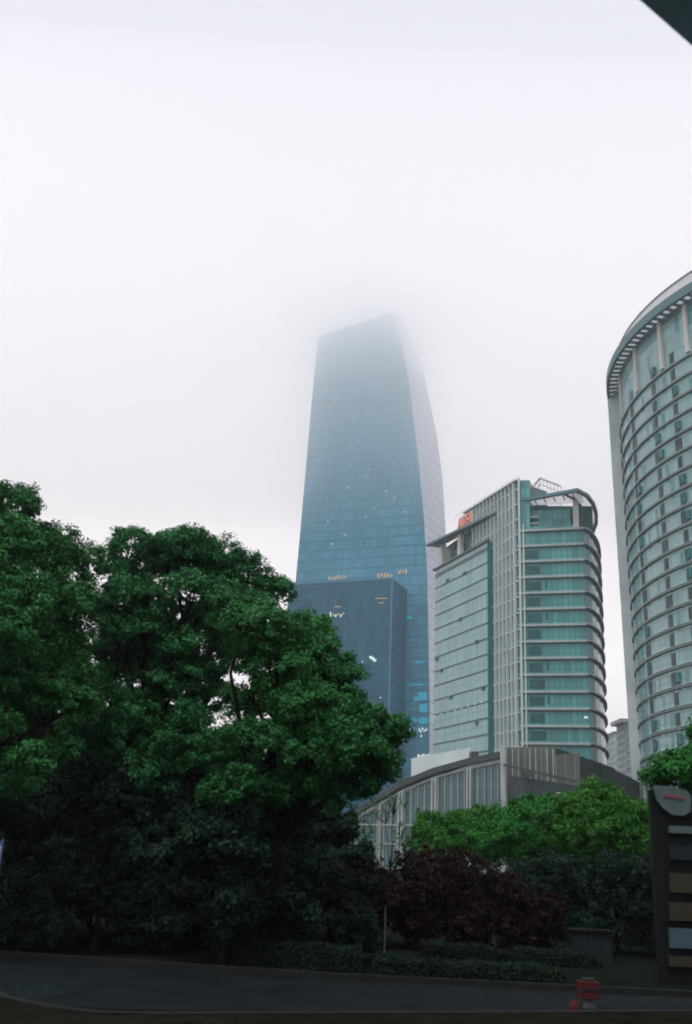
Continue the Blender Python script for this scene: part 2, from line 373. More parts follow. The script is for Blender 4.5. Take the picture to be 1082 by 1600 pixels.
# lower wing in front of it
uA, _z = hit(455, 915, BP, RD); zA = hit(613, 905, BP, RD)[1]
B_ = empty('office_block', (*(BP+RD*uA/2+BD*9), 0), 'dark slate blue office block at the foot of the skyscraper, partly behind the trees', 'office block')
def pr(P, u0, u1, d0, d1): return [tuple(P+RD*u0+BD*d0), tuple(P+RD*u1+BD*d0), tuple(P+RD*u1+BD*d1), tuple(P+RD*u0+BD*d1)]
MB().prism(pr(BP, uA-1, 0, 0, 19.4), 0, zA).build('glass_wall', M['block'], B_)
MB().prism(pr(BP, uA-1.1, .15, -.15, 19.4), zA+.01, zA+.8).build('parapet', M['tband'], B_)
MB().box((*(BP+RD*.05-BD*.1), zA/2), (.4, .5, zA-.02), RD).build('corner_trim', M['tband'], B_)
for k in range(6, 25):
    z = k*4.2
    if z < zA-2: MB().strip([BP+RD*(uA-1), BP, BP+BD*19.3], -.3, .08, z-.15, z+.15).build('floor_band', M['block'], B_)
for x, y, w_, h_, m_ in [(517, 960, .5, 1.8, 'lit'), (521, 961, .6, 1., 'warm'), (525, 962, .6, 1., 'lit'), (529, 960, .6, 1., 'warm'), (533, 962, .6, 1., 'lit'), (537, 959, .8, .8, 'warm'), (590, 935, 1.5, .4, 'warm'), (597, 935, 1.5, .4, 'warm'), (603, 935, 1.5, .4, 'warm'), (596, 942, 2, .4, 'warm'), (528, 948, 2.5, .4, 'warm'), (580, 1027, 1.2, .9, 'lit'), (583, 1029, 1.4, .9, 'lit'), (586, 1032, 1.2, .9, 'lit'), (567, 1034, .3, .8, 'lit'), (595, 1090, .6, .4, 'lit')]:
    on_front(x, y, BP, w_, h_, m_, B_)

# ------------------------------------------------------------------ twin-faced teal office building
C0 = np.array([42.8, 240.]); DL = np.array([-.333, .943])                 # fin wall runs back along DL
NL = np.array([-.943, -.333])                                             # its outward normal
RF = np.array([57.5, 235.6]); DR = (RF-C0)/np.linalg.norm(RF-C0)
curve = [RF, np.array([59.6, 238.2]), np.array([61.6, 242.2]), np.array([63.6, 247.2]), np.array([65.3, 252.6]), np.array([66.9, 258.6]), np.array([68.1, 264.5]), np.array([68.8, 271])]
MO = empty('office_tower', (50, 262, 0), 'green glass office tower with white fins, curved right end and open roof canopies', 'office tower')
FH = 3.94; Z0 = 79.6                                                      # top ledge
tF, _ = hit(738, 840, C0, DL)                                             # fin wall back end
G0 = C0+DL*14.0+NL*1.5
tG1, _ = hit(680, 1000, G0, DL)
back = [np.array([58., 292.]), np.array([36., 296.])]
# right glass, curved glass, fin glass as three walls around one body
MB().prism([tuple(C0), tuple(RF), tuple(RF+BD*8), tuple(C0+BD*8)], 0, Z0).build('right_glass_wall', M['glassR'], MO)
MB().strip(curve, -3, 0, 0, Z0).build('curved_glass_wall', M['glassC'], MO)
zF = 92.3
MB().prism([tuple(C0-DR*.02), tuple(C0+DL*tF), tuple(C0+DL*tF-NL*9), tuple(C0+DR*5.5+BD*8)], 0, zF).build('fin_wall_glass', M['glassF'], MO)
MB().prism([tuple(C0+BD*8.1+DR*1), tuple(RF+BD*6.5), (66, 270), tuple(back[0]), tuple(back[1]), tuple(C0+DL*(tF+3)-NL*1)], 0, Z0-.3).build('rear_wall', M['rcore'], MO)
# left glass box, standing proud of the fins
zG = 80.2
MB().prism([tuple(G0), tuple(G0+DL*tG1), tuple(G0+DL*tG1-NL*12), tuple(G0+DL*.0-NL*1.45)], 0, zG).build('left_glass_wall', M['glassL'], MO)
MB().box((*(G0-NL*.75-DL*.04), zG/2), (.1, 1.6, zG-.2), DL).build('dark_return', M['gdark'], MO)
MB().prism([tuple(G0-DL*.35+NL*.05), tuple(G0-DL*.35-NL*1.3), tuple(G0-DL*.1-NL*1.3), tuple(G0-DL*.1+NL*.05)], 0, zG).build('return_wall', M['glassC'], MO)
for k in range(-0, 18):
    z = Z0-k*FH-.9
    if z < 20: break
    MB().strip([G0+DL*(tG1+.2), G0-DL*.1], -.1, .16, z-.13, z+.13).build('floor_line', M['ledgeD'], MO)
MB().strip([G0+DL*(tG1+1.2), G0-DL*1.2], -.3, .5, zG+.01, zG+.5).build('parapet', M['ledgeD'], MO)
MB().strip([G0+DL*(tG1+.2), G0-DL*.1], -.1, .18, zG-2.2, zG-2.0).build('floor_line', M['ledgeD'], MO)
for x, y in [(700, 907), (727, 896), (720, 968), (746, 1003), (690, 1048), (756, 1076), (705, 1090), (746, 1130), (664+20, 1030)]:      # small open vents
    u, z = hit(x, y, G0, DL); q = G0+DL*u+NL*.2
    MB().box((*q, z), (1.3, .35, .8), DL).build('open_window', M['gdark'], MO)
for i in range(8):
    x, y = 680+i*10.5, 1119-i*3.1; u, z = hit(x, y, G0, DL); q = G0+DL*u+NL*.12
    MB().box((*q, z), (.45, .1, .3), DL).build('lit_window', M['lit'], MO)
# fins
fx = [770.5, 776.5, 782.5, 788.5, 794.5, 801, 807.5]
ft = sorted([max(.2, hit(x, 950, C0, DL)[0]) for x in fx])
dt = (ft[-1]-ft[1])/5
t = ft[-1]+dt
while t < tF: ft.append(t); t += dt
for i, t in enumerate(ft):
    zb = 0 if t < 14 else 79.5
    w_ = .5 if i else .9
    q = C0+DL*t+NL*.35
    MB().box((*q, (zb+zF+.4)/2), (w_*.62, .75, zF+.4-zb), DL).build('fin', M['fin'], MO)
for k in range(-3, 18):
    z = Z0-k*FH-.9
    if z < 20 or z > zF: continue
    t1 = 14 if z < 79 else tF
    MB().strip([C0+DL*t1, C0+DL*.1], -.1, .3, z-.18, z+.18).build('transom', M['fin'], MO)
MB().strip([C0+DL*(tF+4.2), C0+DL*.1], -1.2, .9, zF+.42, zF+.8).build('roof_edge', M['white'], MO)
MB().prism([tuple(C0+DL*tF), tuple(C0+DL*(tF+5)-NL*1.0), tuple(C0+DL*(tF+7)-NL*4), tuple(C0+DL*tF-NL*7)], 80, zF).build('rounded_end', M['signb'], MO)
# roof rail behind the edge
for k in range(10):
    q = C0+DL*(1+k*4)-NL*.3; MB().bar((*q, zF+.8), (*q, zF+1.9), .07).build('rail_post', M['white'], MO)
MB().bar((*(C0+DL*1-NL*.3), zF+1.9), (*(C0+DL*37-NL*.3), zF+1.9), .07).build('rail', M['white'], MO)
# sign with red characters high on the left
ts0, _ = hit(738, 810, C0+NL*.5, DL)
for j, (f0, f1) in enumerate(((0, 1), )):
    SB = MB(); P_ = C0+NL*.62
    SB.box((*(P_+DL*(ts0+3.6)), 90.1), (8.6, .12, 4.0), DL); sb = SB.build('sign_panel', M['signb'], MO)
    def stroke(u0, z0, u1, z1, wd=.55):
        mb = MB(); mb.bar((*(P_+DL*u0+NL*.12), z0), (*(P_+DL*u1+NL*.12), z1), wd/2); return mb
    for ch, uu in enumerate((ts0+.4, ts0+3.1, ts0+5.6)):
        mb = MB()
        for (a0, b0, a1, b1) in (((0, 0, 0, 1), (0, .5, 1, .5), (1, 0, 1, 1), (0, 1, 1, 1)), ((0, .2, 1, .2), (.5, 0, .5, 1), (0, .8, 1, .8), (0, .5, 1, .5)), ((0, 0, .5, 1), (.5, 1, 1, 0), (.2, .4, .8, .4)))[ch]:
            mb.bar((*(P_+DL*(uu+a0*1.9)+NL*.14), 88.7+b0*2.7), (*(P_+DL*(uu+a1*1.9)+NL*.14), 88.7+b1*2.7), .5)
        mb.build('sign_character', M['red'], sb)
# right ledges, wrapping from the corner strip round the curved end
full = [C0+DL*.3-DR*.9, C0-DR*.9-BD*.2, C0+DR*.8]
for k in range(0, 14):
    z = Z0-k*FH
    if z < 25: break
    MB().strip([C0-DR*.5, RF], -.2, .42, z-.42, z+.1).build('floor_ledge', M['ledge'], MO)
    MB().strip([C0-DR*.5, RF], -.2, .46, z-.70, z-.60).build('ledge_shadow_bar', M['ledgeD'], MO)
    cv = [RF+DR*.2]+curve[1:]
    MB().strip(cv, -.2, .7, z-.2, z-.02).build('curved_ledge', M['ledge'], MO)
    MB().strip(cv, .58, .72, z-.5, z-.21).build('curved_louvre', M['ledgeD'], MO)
    if 0 < k < 13:                                                     # the darker room next to the corner
        for (x0, x1) in ((822+.25*k, 843+.4*k),):
            u0 = hit(x0, 900, C0, DR)[0]; u1 = hit(x1, 900, C0, DR)[0]+random.uniform(-.3, .5)
            q = C0+DR*(u0+u1)/2-BD*.06; zc = z-FH+1.55
            MB().box((*q, zc), (u1-u0, .05, 2.1), DR).build('dark_window', M['gdark'], MO)
    if k in (3, 5, 8, 10):
        q = C0+DR*6.2-BD*.06; MB().box((*q, z-FH+1.8), (.5, .05, 1.6), DR).build('dark_window', M['gdark'], MO)
MB().box((*(C0+DR*1.05-BD*.25), Z0/2+1), (.35, .4, Z0+1), DR).build('corner_mullion', M['fin'], MO)
MB().box((*(C0+DR*.1-BD*.3), (zF+1)/2), (.5, .5, zF+1), DR).build('corner_pier', M['fin'], MO)
u, z = hit(916, 1121, C0, DR); MB().box((*(C0+DR*u-BD*.1), z), (.9, .1, .45), DR).build('lit_window', M['lit'], MO)
# right roof terrace
MB().prism([tuple(C0+DR*2-BD*-.6), tuple(RF-DR*1.2+BD*.6), tuple(RF-DR*1.2+BD*.8), tuple(C0+DR*2+BD*.8)], Z0, Z0+1.2).build('parapet_glass', M['glassR'], MO)
MB().prism([tuple(C0+DR*2.6+BD*2.5), tuple(C0+DR*12+BD*2.5), tuple(C0+DR*12+BD*14), tuple(C0+DR*2.6+BD*14)], Z0, 85.4).build('penthouse_wall', M['glassR'], MO)
MB().prism([tuple(C0+DR*.4+BD*3), tuple(C0+DR*17+BD*6), (65, 262), (55, 285), tuple(C0+DR*.4+BD*16)], Z0, 87.0).build('penthouse_core', M['gdark'], MO)
MB().box((*(C0+DR*13.6+BD*1.0), (Z0+87.0)/2), (1.3, 1.3, 87.0-Z0), DR).build('roof_column', M['col'], MO)
MB().box((*(C0+DR*2.6+BD*1.4), 83.3), (3.6, .8, .5), DR).build('balcony', M['ledge'], MO)
MB().box((*(C0+DR*2.6+BD*1.4), 81.6), (3.6, .8, .35), DR).build('balcony', M['ledge'], MO)
cz = 87.3
cpts = [atz(x, y, cz)[:2] for x, y in [(811, 784), (903, 767)]]+[np.array([59.0, 234.8]), np.array([61.9, 240.6]), np.array([64.4, 247.8]), np.array([66.3, 255.5]), np.array([67.4, 264])]
MB().strip(cpts, -.9, 0, cz, cz+.75).build('canopy_rim', M['canopy'], MO)
MB().prism([tuple(p) for p in offset(cpts[:2], -.95)]+[tuple(C0+DR*15.3+BD*3.8), tuple(C0+DR*.5+BD*3.8)], cz-.06, cz+.25).build('canopy_soffit', M['soffit'], MO)
inner = offset(cpts, -3.4)
outer = offset(cpts, -.8)
for s in range(1, len(cpts)-1):
    for j in range(5):
        f = (j+.5)/5; p = outer[s]*(1-f)+outer[s+1]*f; q = inner[s]*(1-f)+inner[s+1]*f
        MB().bar((*p, cz+.35), (*q, cz+.35), .15).build('canopy_slat', M['white'], MO)
for j in range(6):
    f = (j+.6)/6; p = outer[0]*(1-f)+outer[1]*f; q = p+BD*3.0
    MB().bar((*p, cz-.25), (*q, cz-.25), .16).build('canopy_rib', M['canopy'], MO)
MB().strip(cpts[1:], -3.9, -3.2, cz-.3, cz+.3).build('inner_ring', M['canopy'], MO)
# left roof terrace with canopy
la, lb = atz(666, 853, cz)[:2], atz(776, 800, cz)[:2]
MB().strip([la, lb], -.8, 0, cz-.1, cz+.5).build('canopy_rim', M['canopy'], MO)
dLc = (lb-la)/np.linalg.norm(lb-la); nLc = np.array([dLc[1], -dLc[0]])
LL = np.linalg.norm(lb-la)
for j in range(16):
    p = la+dLc*(LL*.62*(j+.3)/16)-nLc*.7; MB().bar((*p, cz+.1), (*(p-nLc*3.2), cz+.1), .2).build('canopy_slat', M['white'], MO)
MB().prism([tuple(la-nLc*.85), tuple(lb-nLc*.85), tuple(lb-nLc*1.6), tuple(la-nLc*4.5)], cz+.32, cz+.5).build('canopy_roof', M['canopy'], MO)
for x in (688.5, 716):
    u, z = hit(x, 860, G0, DL); q = G0+DL*u-NL*.8
    MB().box((*q, (zG+cz)/2+.1), (1.6, 1.2, cz-zG), DL).build('roof_column', M['col'], MO)
MB().prism([tuple(C0+DL*(tF+.3)+NL*.2), tuple(G0+DL*(tG1-.6)-NL*2.6), tuple(G0+DL*(tG1-.6)-NL*9), tuple(C0+DL*(tF+.3)-NL*6)], zG+.01, cz-.2).build('terrace_back_wall', M['gdark'], MO)
# lattice frame on the roof
zl0, zl1 = 90.5, 97.
LP_ = [atz(822, 772, 96)[:2]+BD*1, atz(844, 752, 96)[:2], atz(877, 761, 96)[:2]]
for (a_, b_) in ((0, 1), (1, 2)):
    A, B2 = LP_[a_], LP_[b_]; nn = 6
    za, zb_ = (96.2, 96.9) if a_ == 0 else (96.9, 96.2)
    for j in range(nn+1):
        f = j/nn; q = A*(1-f)+B2*f; MB().bar((*q, zF-8), (*q, za*(1-f)+zb_*f), .11).build('lattice_post', M['fin'], MO)
    for h in range(4):
        MB().bar((*A, za-h*1.7), (*B2, zb_-h*1.7), .11 if h else .22).build('lattice_rail', M['fin'], MO)
MB().prism([tuple(C0+DR*.2+BD*.4), tuple(C0+DR*2.6+BD*.2), tuple(C0+DR*2.6+BD*5), tuple(C0+DR*.2+BD*5)], Z0, 92.8).build('corner_turret', M['glassR'], MO)

# ------------------------------------------------------------------ curved tower at the right edge
RC = np.array([119.7, 197.]); RR = 60.
RT = empty('curved_tower', (100, 200, 0), 'tall curved silver green tower with ribbed floors, cut by the right frame edge', 'tower')
SH = -.012
def arc(r, a0, a1, n=28, z=0):
    return [np.array([RC[0]+SH*(z-55)+r*math.cos(math.radians(a0+(a1-a0)*i/n)), RC[1]+r*math.sin(math.radians(a0+(a1-a0)*i/n))]) for i in range(n+1)]
A0, A1 = 162, 252                                                          # from the silhouette to the front
def arcstrip(r0, r1, a0, a1, z0, z1, n=30):
    """curved wall whose top leans with the building"""
    mb = MB(); lo = arc(r1, a0, a1, n, z0); hi = arc(r1, a0, a1, n, z1); lo2 = arc(r0, a0, a1, n, z0); hi2 = arc(r0, a0, a1, n, z1)
    for i in range(n):
        s0, s1 = r1*math.radians((a1-a0)*i/n), r1*math.radians((a1-a0)*(i+1)/n)
        V = lambda p, z: (p[0], p[1], z)
        mb.quad([V(lo[i], z0), V(lo[i+1], z0), V(hi[i+1], z1), V(hi[i], z1)], [(s0, z0), (s1, z0), (s1, z1), (s0, z1)])
        mb.quad([V(lo2[i+1], z0), V(lo2[i], z0), V(hi2[i], z1), V(hi2[i+1], z1)], [(s0, z0), (s1, z0), (s1, z1), (s0, z1)])
        mb.quad([V(hi[i], z1), V(hi[i+1], z1), V(hi2[i+1], z1), V(hi2[i], z1)])
        mb.quad([V(lo[i+1], z0), V(lo[i], z0), V(lo2[i], z0), V(lo2[i+1], z0)])
    for i in (0, n):
        mb.quad([V(lo[i], z0), V(hi[i], z1), V(hi2[i], z1), V(lo2[i], z0)])
    return mb
ZT = 105.5
arcstrip(RR-6, RR, A0, A1, 0, ZT, 60).build('curved_glass_wall', M['rt'], RT)
MB().prism([tuple(p) for p in arc(RR-6.2, A0, A1, 20, 50)]+[(150, 160), (150, 240), (75, 232)], 0, ZT-2).build('rear_wall', M['rcore'], RT)
zbands = [94.8-3.61*k for k in range(-0, 22)]
for z in zbands:
    arcstrip(RR-.1, RR+.45, A0, A1, z-.36, z-.1).build('floor_rib', M['rrib'], RT)
    arcstrip(RR-.1, RR+.3, A0, A1, z+.12, z+.24).build('floor_rib', M['ledge'], RT)
def ang(x, y):
    """angle on the wall circle met by a pixel ray"""
    dd = ray(x, y)[:2]; dd = dd/np.linalg.norm(dd); bq = np.dot(dd, RC); cq = np.dot(RC, RC)-RR*RR; D = bq*bq-cq
    p = dd*(bq-math.sqrt(max(D, 0))); v = p-RC; return math.degrees(math.atan2(v[1], v[0])) % 360
for xx, wd in ((1040, 1.5), (1003, 1.9), (1074, 1.3)):
    th = ang(xx, 850); 
    for k, z in enumerate([98.4]+zbands):
        hh = 2.3; w2 = wd*(1.0 if random.random() < .8 else 1.6)
        da = math.degrees(w2/RR)
        arcstrip(RR-.05, RR+.08, th-da/2, th+da/2, z-3.2, z-3.2+hh, 2).build('dark_window', M['rwin'], RT)
        if random.random() < .3:
            arcstrip(RR-.05, RR+.55, th+da*.5, th+da*.9, z-2.9, z-1.2, 2).build('open_window', M['glassC'], RT)
for xx, y0 in ((985, 850), (1000, 850)):
    th = ang(xx, y0); arcstrip(RR-.05, RR+.25, th-.16, th+.16, 0, 96).build('vertical_rib', M['fin'], RT)
th = ang(977, 850); arcstrip(RR-.05, RR+.06, 162.3, th, 0, 97).build('blue_glass_strip', M['glassC'], RT)
# pale core slab behind the silhouette
V0 = lambda z: [(60.6+SH*1.5*(z-55), 217), (64.6+SH*(z-55), 212), (69, 232), (66+SH*1.5*(z-55), 234)]
mb = MB(); b0 = V0(0); b1 = V0(111)
for i in range(4):
    j = (i+1) % 4; mb.quad([(*b0[i], 0), (*b0[j], 0), (*b1[j], 111), (*b1[i], 111)], [(i*5, 0), (i*5+5, 0), (i*5+5, 111), (i*5, 111)])
mb.quad([(*p, 111) for p in b1]); mb.build('core_wall', M['rcore'], RT)
# top storey columns, ring canopy with soffit panels, frosted parapet
for xx, yy in ((1040, 560), (1001, 590), (977, 640), (1079, 520)):
    th = ang(xx, yy); arcstrip(RR-.1, RR+.55, th-.48, th+.48, 95.3, 105.3, 2).build('roof_column', M['col'], RT)
arcstrip(RR+2.1, RR+2.7, A0-1, A1, 105.4, 107.3, 40).build('canopy_ring', M['canopy'], RT)
arcstrip(RR-.2, RR+.05, A0-1, A1, 104.6, 106.2, 40).build('inner_ring', M['canopy'], RT)
na = 44
for k in range(na):
    a_ = A0+.6+k*1.9
    arcstrip(RR+.3, RR+2.0, a_-.66, a_+.66, 105.9, 106.2, 2).build('soffit_panel', M['soffit'], RT)
    arcstrip(RR+.06, RR+2.09, a_+.75, a_+1.1, 105.5, 106.4, 1).build('bracket', M['canopy'], RT)
arcstrip(RR+.1, RR+.5, A0, A1, 107.5, 110.9, 40).build('frosted_parapet', M['frost'], RT)
arcstrip(RR+.0, RR+.6, A0, A1, 110.92, 111.3, 40).build('parapet_cap', M['rrib'], RT)

# ------------------------------------------------------------------ podium hall in front of the office tower
PD = empty('podium_hall', (25, 205, 0), 'low glazed podium hall with curved sloping roof and white pillars below the office tower', 'hall')
pp_ = [(535, 1285, 224), (560, 1268, 221), (590, 1250, 217), (630, 1225, 211), (681, 1204, 205), (735, 1189, 200), (784, 1179, 196)]
top = [aty(x, y, Y) for x, y, Y in pp_]
path = [np.array(p[:2]) for p in top]
zt = [p[2] for p in top]
def pstrip(o0, o1, zlo, zhi):
    a_ = offset(path, o0); c_ = offset(path, o1); n = len(path)
    return MB().prism(list(a_)+list(c_[::-1]), list(zlo)+list(zlo[::-1]), list(zhi)+list(zhi[::-1]))
mb = MB(); u = 0                                                             # glass wall with its own uv
for i in range(len(path)-1):
    L_ = np.linalg.norm(path[i+1]-path[i])
    mb.quad([(*path[i], 0), (*path[i+1], 0), (*path[i+1], zt[i+1]-.6), (*path[i], zt[i]-.6)], [(u, 0), (u+L_, 0), (u+L_, zt[i+1]), (u, zt[i])]); u += L_
q0 = [p-np.array([0, -12.]) for p in path]
for i in range(len(path)-1): mb.quad([(*path[i], zt[i]-.6), (*path[i+1], zt[i+1]-.6), (*q0[i+1], zt[i+1]-.2), (*q0[i], zt[i]-.2)])
mb.quad([(*path[0], 0), (*path[0], zt[0]-.6), (*q0[0], zt[0]-.2), (*q0[0], 0)])
mb.build('glass_wall', M['podg'], PD)
pstrip(-2, .35, [z-1.5 for z in zt], [z-.75 for z in zt]).build('roof_fascia', M['podw'], PD)
pstrip(-6, .9, [z-.7 for z in zt], [z+.45 for z in zt]).build('roof_edge', M['podd'], PD)
def onpath(xpx, ypx, off=.3):
    best = None
    for i in range(len(path)-1):
        D = path[i+1]-path[i]; L_ = np.linalg.norm(D); t_, z_ = hit(xpx, ypx, path[i], D/L_)
        if -.01 <= t_ <= L_+.01: best = (path[i]+D/L_*t_+np.array([D[1], -D[0]])/L_*off, zt[i]+(zt[i+1]-zt[i])*t_/L_, D/L_)
    return best
for x in (631, 682, 736):
    for dx in (-2.2, 2.2):
        r_ = onpath(x+dx, 1230, .5)
        if r_: MB().box((*r_[0], (r_[1]-1.5)/2), (.34, .8, r_[1]-1.52), r_[2]).build('pillar', M['podw'], PD)
for x in (597,):
    r_ = onpath(x, 1270, .4); MB().box((*r_[0], (r_[1]-1.5)/2), (.25, .6, r_[1]-1.52), r_[2]).build('pillar', M['podw'], PD)
for i, x in enumerate(np.arange(592, 782, 10.4)):
    r_ = onpath(float(x), 1240, .14)
    if r_: MB().box((*r_[0], (r_[1]-1.5)/2), (.14, .25, r_[1]-1.54), r_[2]).build('mullion', M['podw'], PD)
for zr in (8.2, 4.6):
    MB().strip(path[1:], -.1, .22, zr, zr+.25).build('transom', M['podw'], PD)
# pale set-back parapet over the roof
s0, s1 = aty(643, 1192, 214), aty(735, 1172, 208)
MB().prism([tuple(s0[:2]), tuple(s1[:2]), tuple(s1[:2]+[1, 8]), tuple(s0[:2]+[1, 8])], 15, [s0[2]+.9, s1[2]+.5, s1[2]+.5, s0[2]+.9]).build('upper_parapet', M['fin'], PD)
s0 = aty(741, 1172, 206); MB().box((s0[0], s0[1], 20.5), (1.5, 3, 4)).build('roof_box', M['podd'], PD)
for i, x in enumerate((656, 660.5, 664, 668, 672)):
    q = aty(x, 1181-i*.3, 214); MB().box((q[0], q[1]+3, q[2]), (.42, .3, (1.1, .8, 1.2, .7, 1.0)[i])).build('roof_letter', M['white'], PD)
# the louvred annex right of the round pillar
AN = empty('annex_building', (45, 200, 0), 'brown louvred annex with dark sloping roof, right of the podium glass', 'building')
q = aty(786, 1165, 192); MB().tube([(q[0]+.2, 192, 0), (q[0]+.1, 192, q[2])], [.62, .62], 12).build('round_pillar', M['podw'], AN)
def facq(pxs, Y0, Y1, zlow=0, depth=10):
    """block whose front top edge runs through two pixels at two depths"""
    A = aty(*pxs[0], Y0); B = aty(*pxs[1], Y1)
    return MB().prism([tuple(A[:2]), tuple(B[:2]), (B[0]+2, B[1]+depth), (A[0]+1, A[1]+depth)], zlow, [A[2], B[2], B[2], A[2]])
facq([(790, 1168), (868, 1166)], 196, 197).build('louvred_wall', M['louv'], AN)
facq([(868.5, 1180), (906, 1176)], 197, 198).build('louvred_wall', M['louv'], AN)
facq([(862, 1166), (944, 1194)], 206, 214, depth=14).build('sloping_wall', M['podb'], AN)
facq([(906.5, 1182), (960, 1200)], 200, 212, depth=6).build('low_wall', M['podb'], AN)
facq([(940, 1192), (999, 1222)], 206, 214, depth=10).build('dark_roof_wall', M['podd'], AN)
facq([(800, 1212), (905, 1228)], 190, 191, depth=3).build('lower_wall', M['podb'], AN)
A = aty(787, 1195, 190.5); B = aty(912, 1224, 189); MB().bar(tuple(A), tuple(B), .28).build('eave_beam', M['podd'], AN)
A = aty(827, 1208, 190); MB().box((A[0], A[1], A[2]), (2.1, 1, 1.2)).build('eave_lamp', M['podd'], AN)
A = aty(872, 1245, 189); MB().box((A[0], A[1], A[2]), (.9, .2, 1.6)).build('lit_window', M['soffit'], AN)
for i in range(9):
    A = aty(792+i*9, 1170, 195.7); MB().box((A[0], A[1], A[2]/2+4), (.16, .3, A[2]-8)).build('louvre_post', M['podw'] if i % 3 else M['rrib'], AN)

# ------------------------------------------------------------------ far apartment slabs
def slab(x0, x1, y, Y, m, label, cap=False, lean=0):
    A = aty(x0, y, Y); B = aty(x1, y, Y); E = empty('apartment_block', ((A[0]+B[0])/2, Y+6, 0), label, 'apartment block')
    MB().prism([(A[0], Y), (B[0], Y), (B[0], Y+14), (A[0], Y+14)], 0, A[2]).build('wall', M[m], E)
    for k in range(3, int(A[2]/3.2)):
        MB().box(((A[0]+B[0])/2, Y-.3, k*3.2), (B[0]-A[0]-.6, .8, .7)).build('balcony', M['ledge'], E)
    if cap: MB().box(((A[0]+B[0])/2-.8, Y+6, A[2]+.9), (B[0]-A[0]+3.5, 16, 1.6)).build('roof_cap', M['rrib'], E)
    else: MB().box(((A[0]+B[0])/2, Y+7, A[2]+.5), (B[0]-A[0]+.8, 15, .9)).build('roof_cap', M['ledgeD'], E)
slab(943, 962, 1150, 560, 'apt', 'lowest pale far apartment block, left of the three between the towers')
slab(960, 977, 1146, 500, 'apt2', 'greenish far apartment block with banded balconies, middle of three between the towers')
slab(977, 1012, 1130, 440, 'apt', 'tallest pale grey far apartment block with capped roof, beside the curved tower', True)

# ------------------------------------------------------------------ trees and shrubs
def leaf_mesh(name, C_, Nn, size, mat_, parent, smin=.55, smax=1.5):
    """one small rhombic leaf per row of C_, facing roughly along Nn"""
    n = len(C_)
    Nn = Nn+rng.normal(0, .55, (n, 3)); Nn /= np.linalg.norm(Nn, axis=1)[:, None]
    a_ = np.cross(Nn, rng.normal(0, 1, (n, 3))); a_ /= np.linalg.norm(a_, axis=1)[:, None]; b_ = np.cross(Nn, a_)
    s = (size*rng.uniform(smin, smax, n))[:, None]
    droop = Nn*s*.12
    V_ = np.stack([C_-a_*s*.5-droop, C_+b_*s*.26, C_+a_*s*.5-droop, C_-b_*s*.26], 1).reshape(-1, 3) - parent_loc(parent)
    me = bpy.data.meshes.new(name); me.vertices.add(4*n); me.vertices.foreach_set('co', V_.astype(np.float32).ravel())
    me.loops.add(4*n); me.loops.foreach_set('vertex_index', np.arange(4*n, dtype=np.int32))
    me.polygons.add(n); me.polygons.foreach_set('loop_start', np.arange(0, 4*n, 4, dtype=np.int32))
    me.update(calc_edges=True); me.materials.append(mat_)
    o = bpy.data.objects.new(name, me); COL.objects.link(o); o.parent = parent; return o
def foliage(boughs, per_bough, per_cluster, cl_r, flat=.8):
    """boughs (x,y,z,r): each carries tufts on its surface (denser above), each tuft a spray of leaves"""
    P, Nn = [], []
    for (x, y, z, r) in boughs:
        nb = max(3, int(per_bough*(r*r)))
        d_ = rng.normal(0, 1, (nb, 3)); d_[:, 2] = d_[:, 2]*.8+.25; d_ /= np.linalg.norm(d_, axis=1)[:, None]
        rr_ = r*rng.uniform(.55, 1.06, nb)[:, None]
        cc = np.array([x, y, z])+d_*rr_*np.array([1, 1, flat])
        nl = per_cluster
        cr = (cl_r*rng.uniform(.6, 1.35, nb))
        o_ = rng.normal(0, 1, (nb, nl, 3)); o_ /= np.linalg.norm(o_, axis=2)[:, :, None]
        o_ *= rng.uniform(.25, 1., (nb, nl, 1))
        o_[:, :, 2] *= .75
        pts = cc[:, None, :]+o_*cr[:, None, None]
        nn = o_*.6+d_[:, None, :]*.5+np.array([0, 0, .55])
        P.append(pts.reshape(-1, 3)); Nn.append(nn.reshape(-1, 3))
    return np.concatenate(P), np.concatenate(Nn)
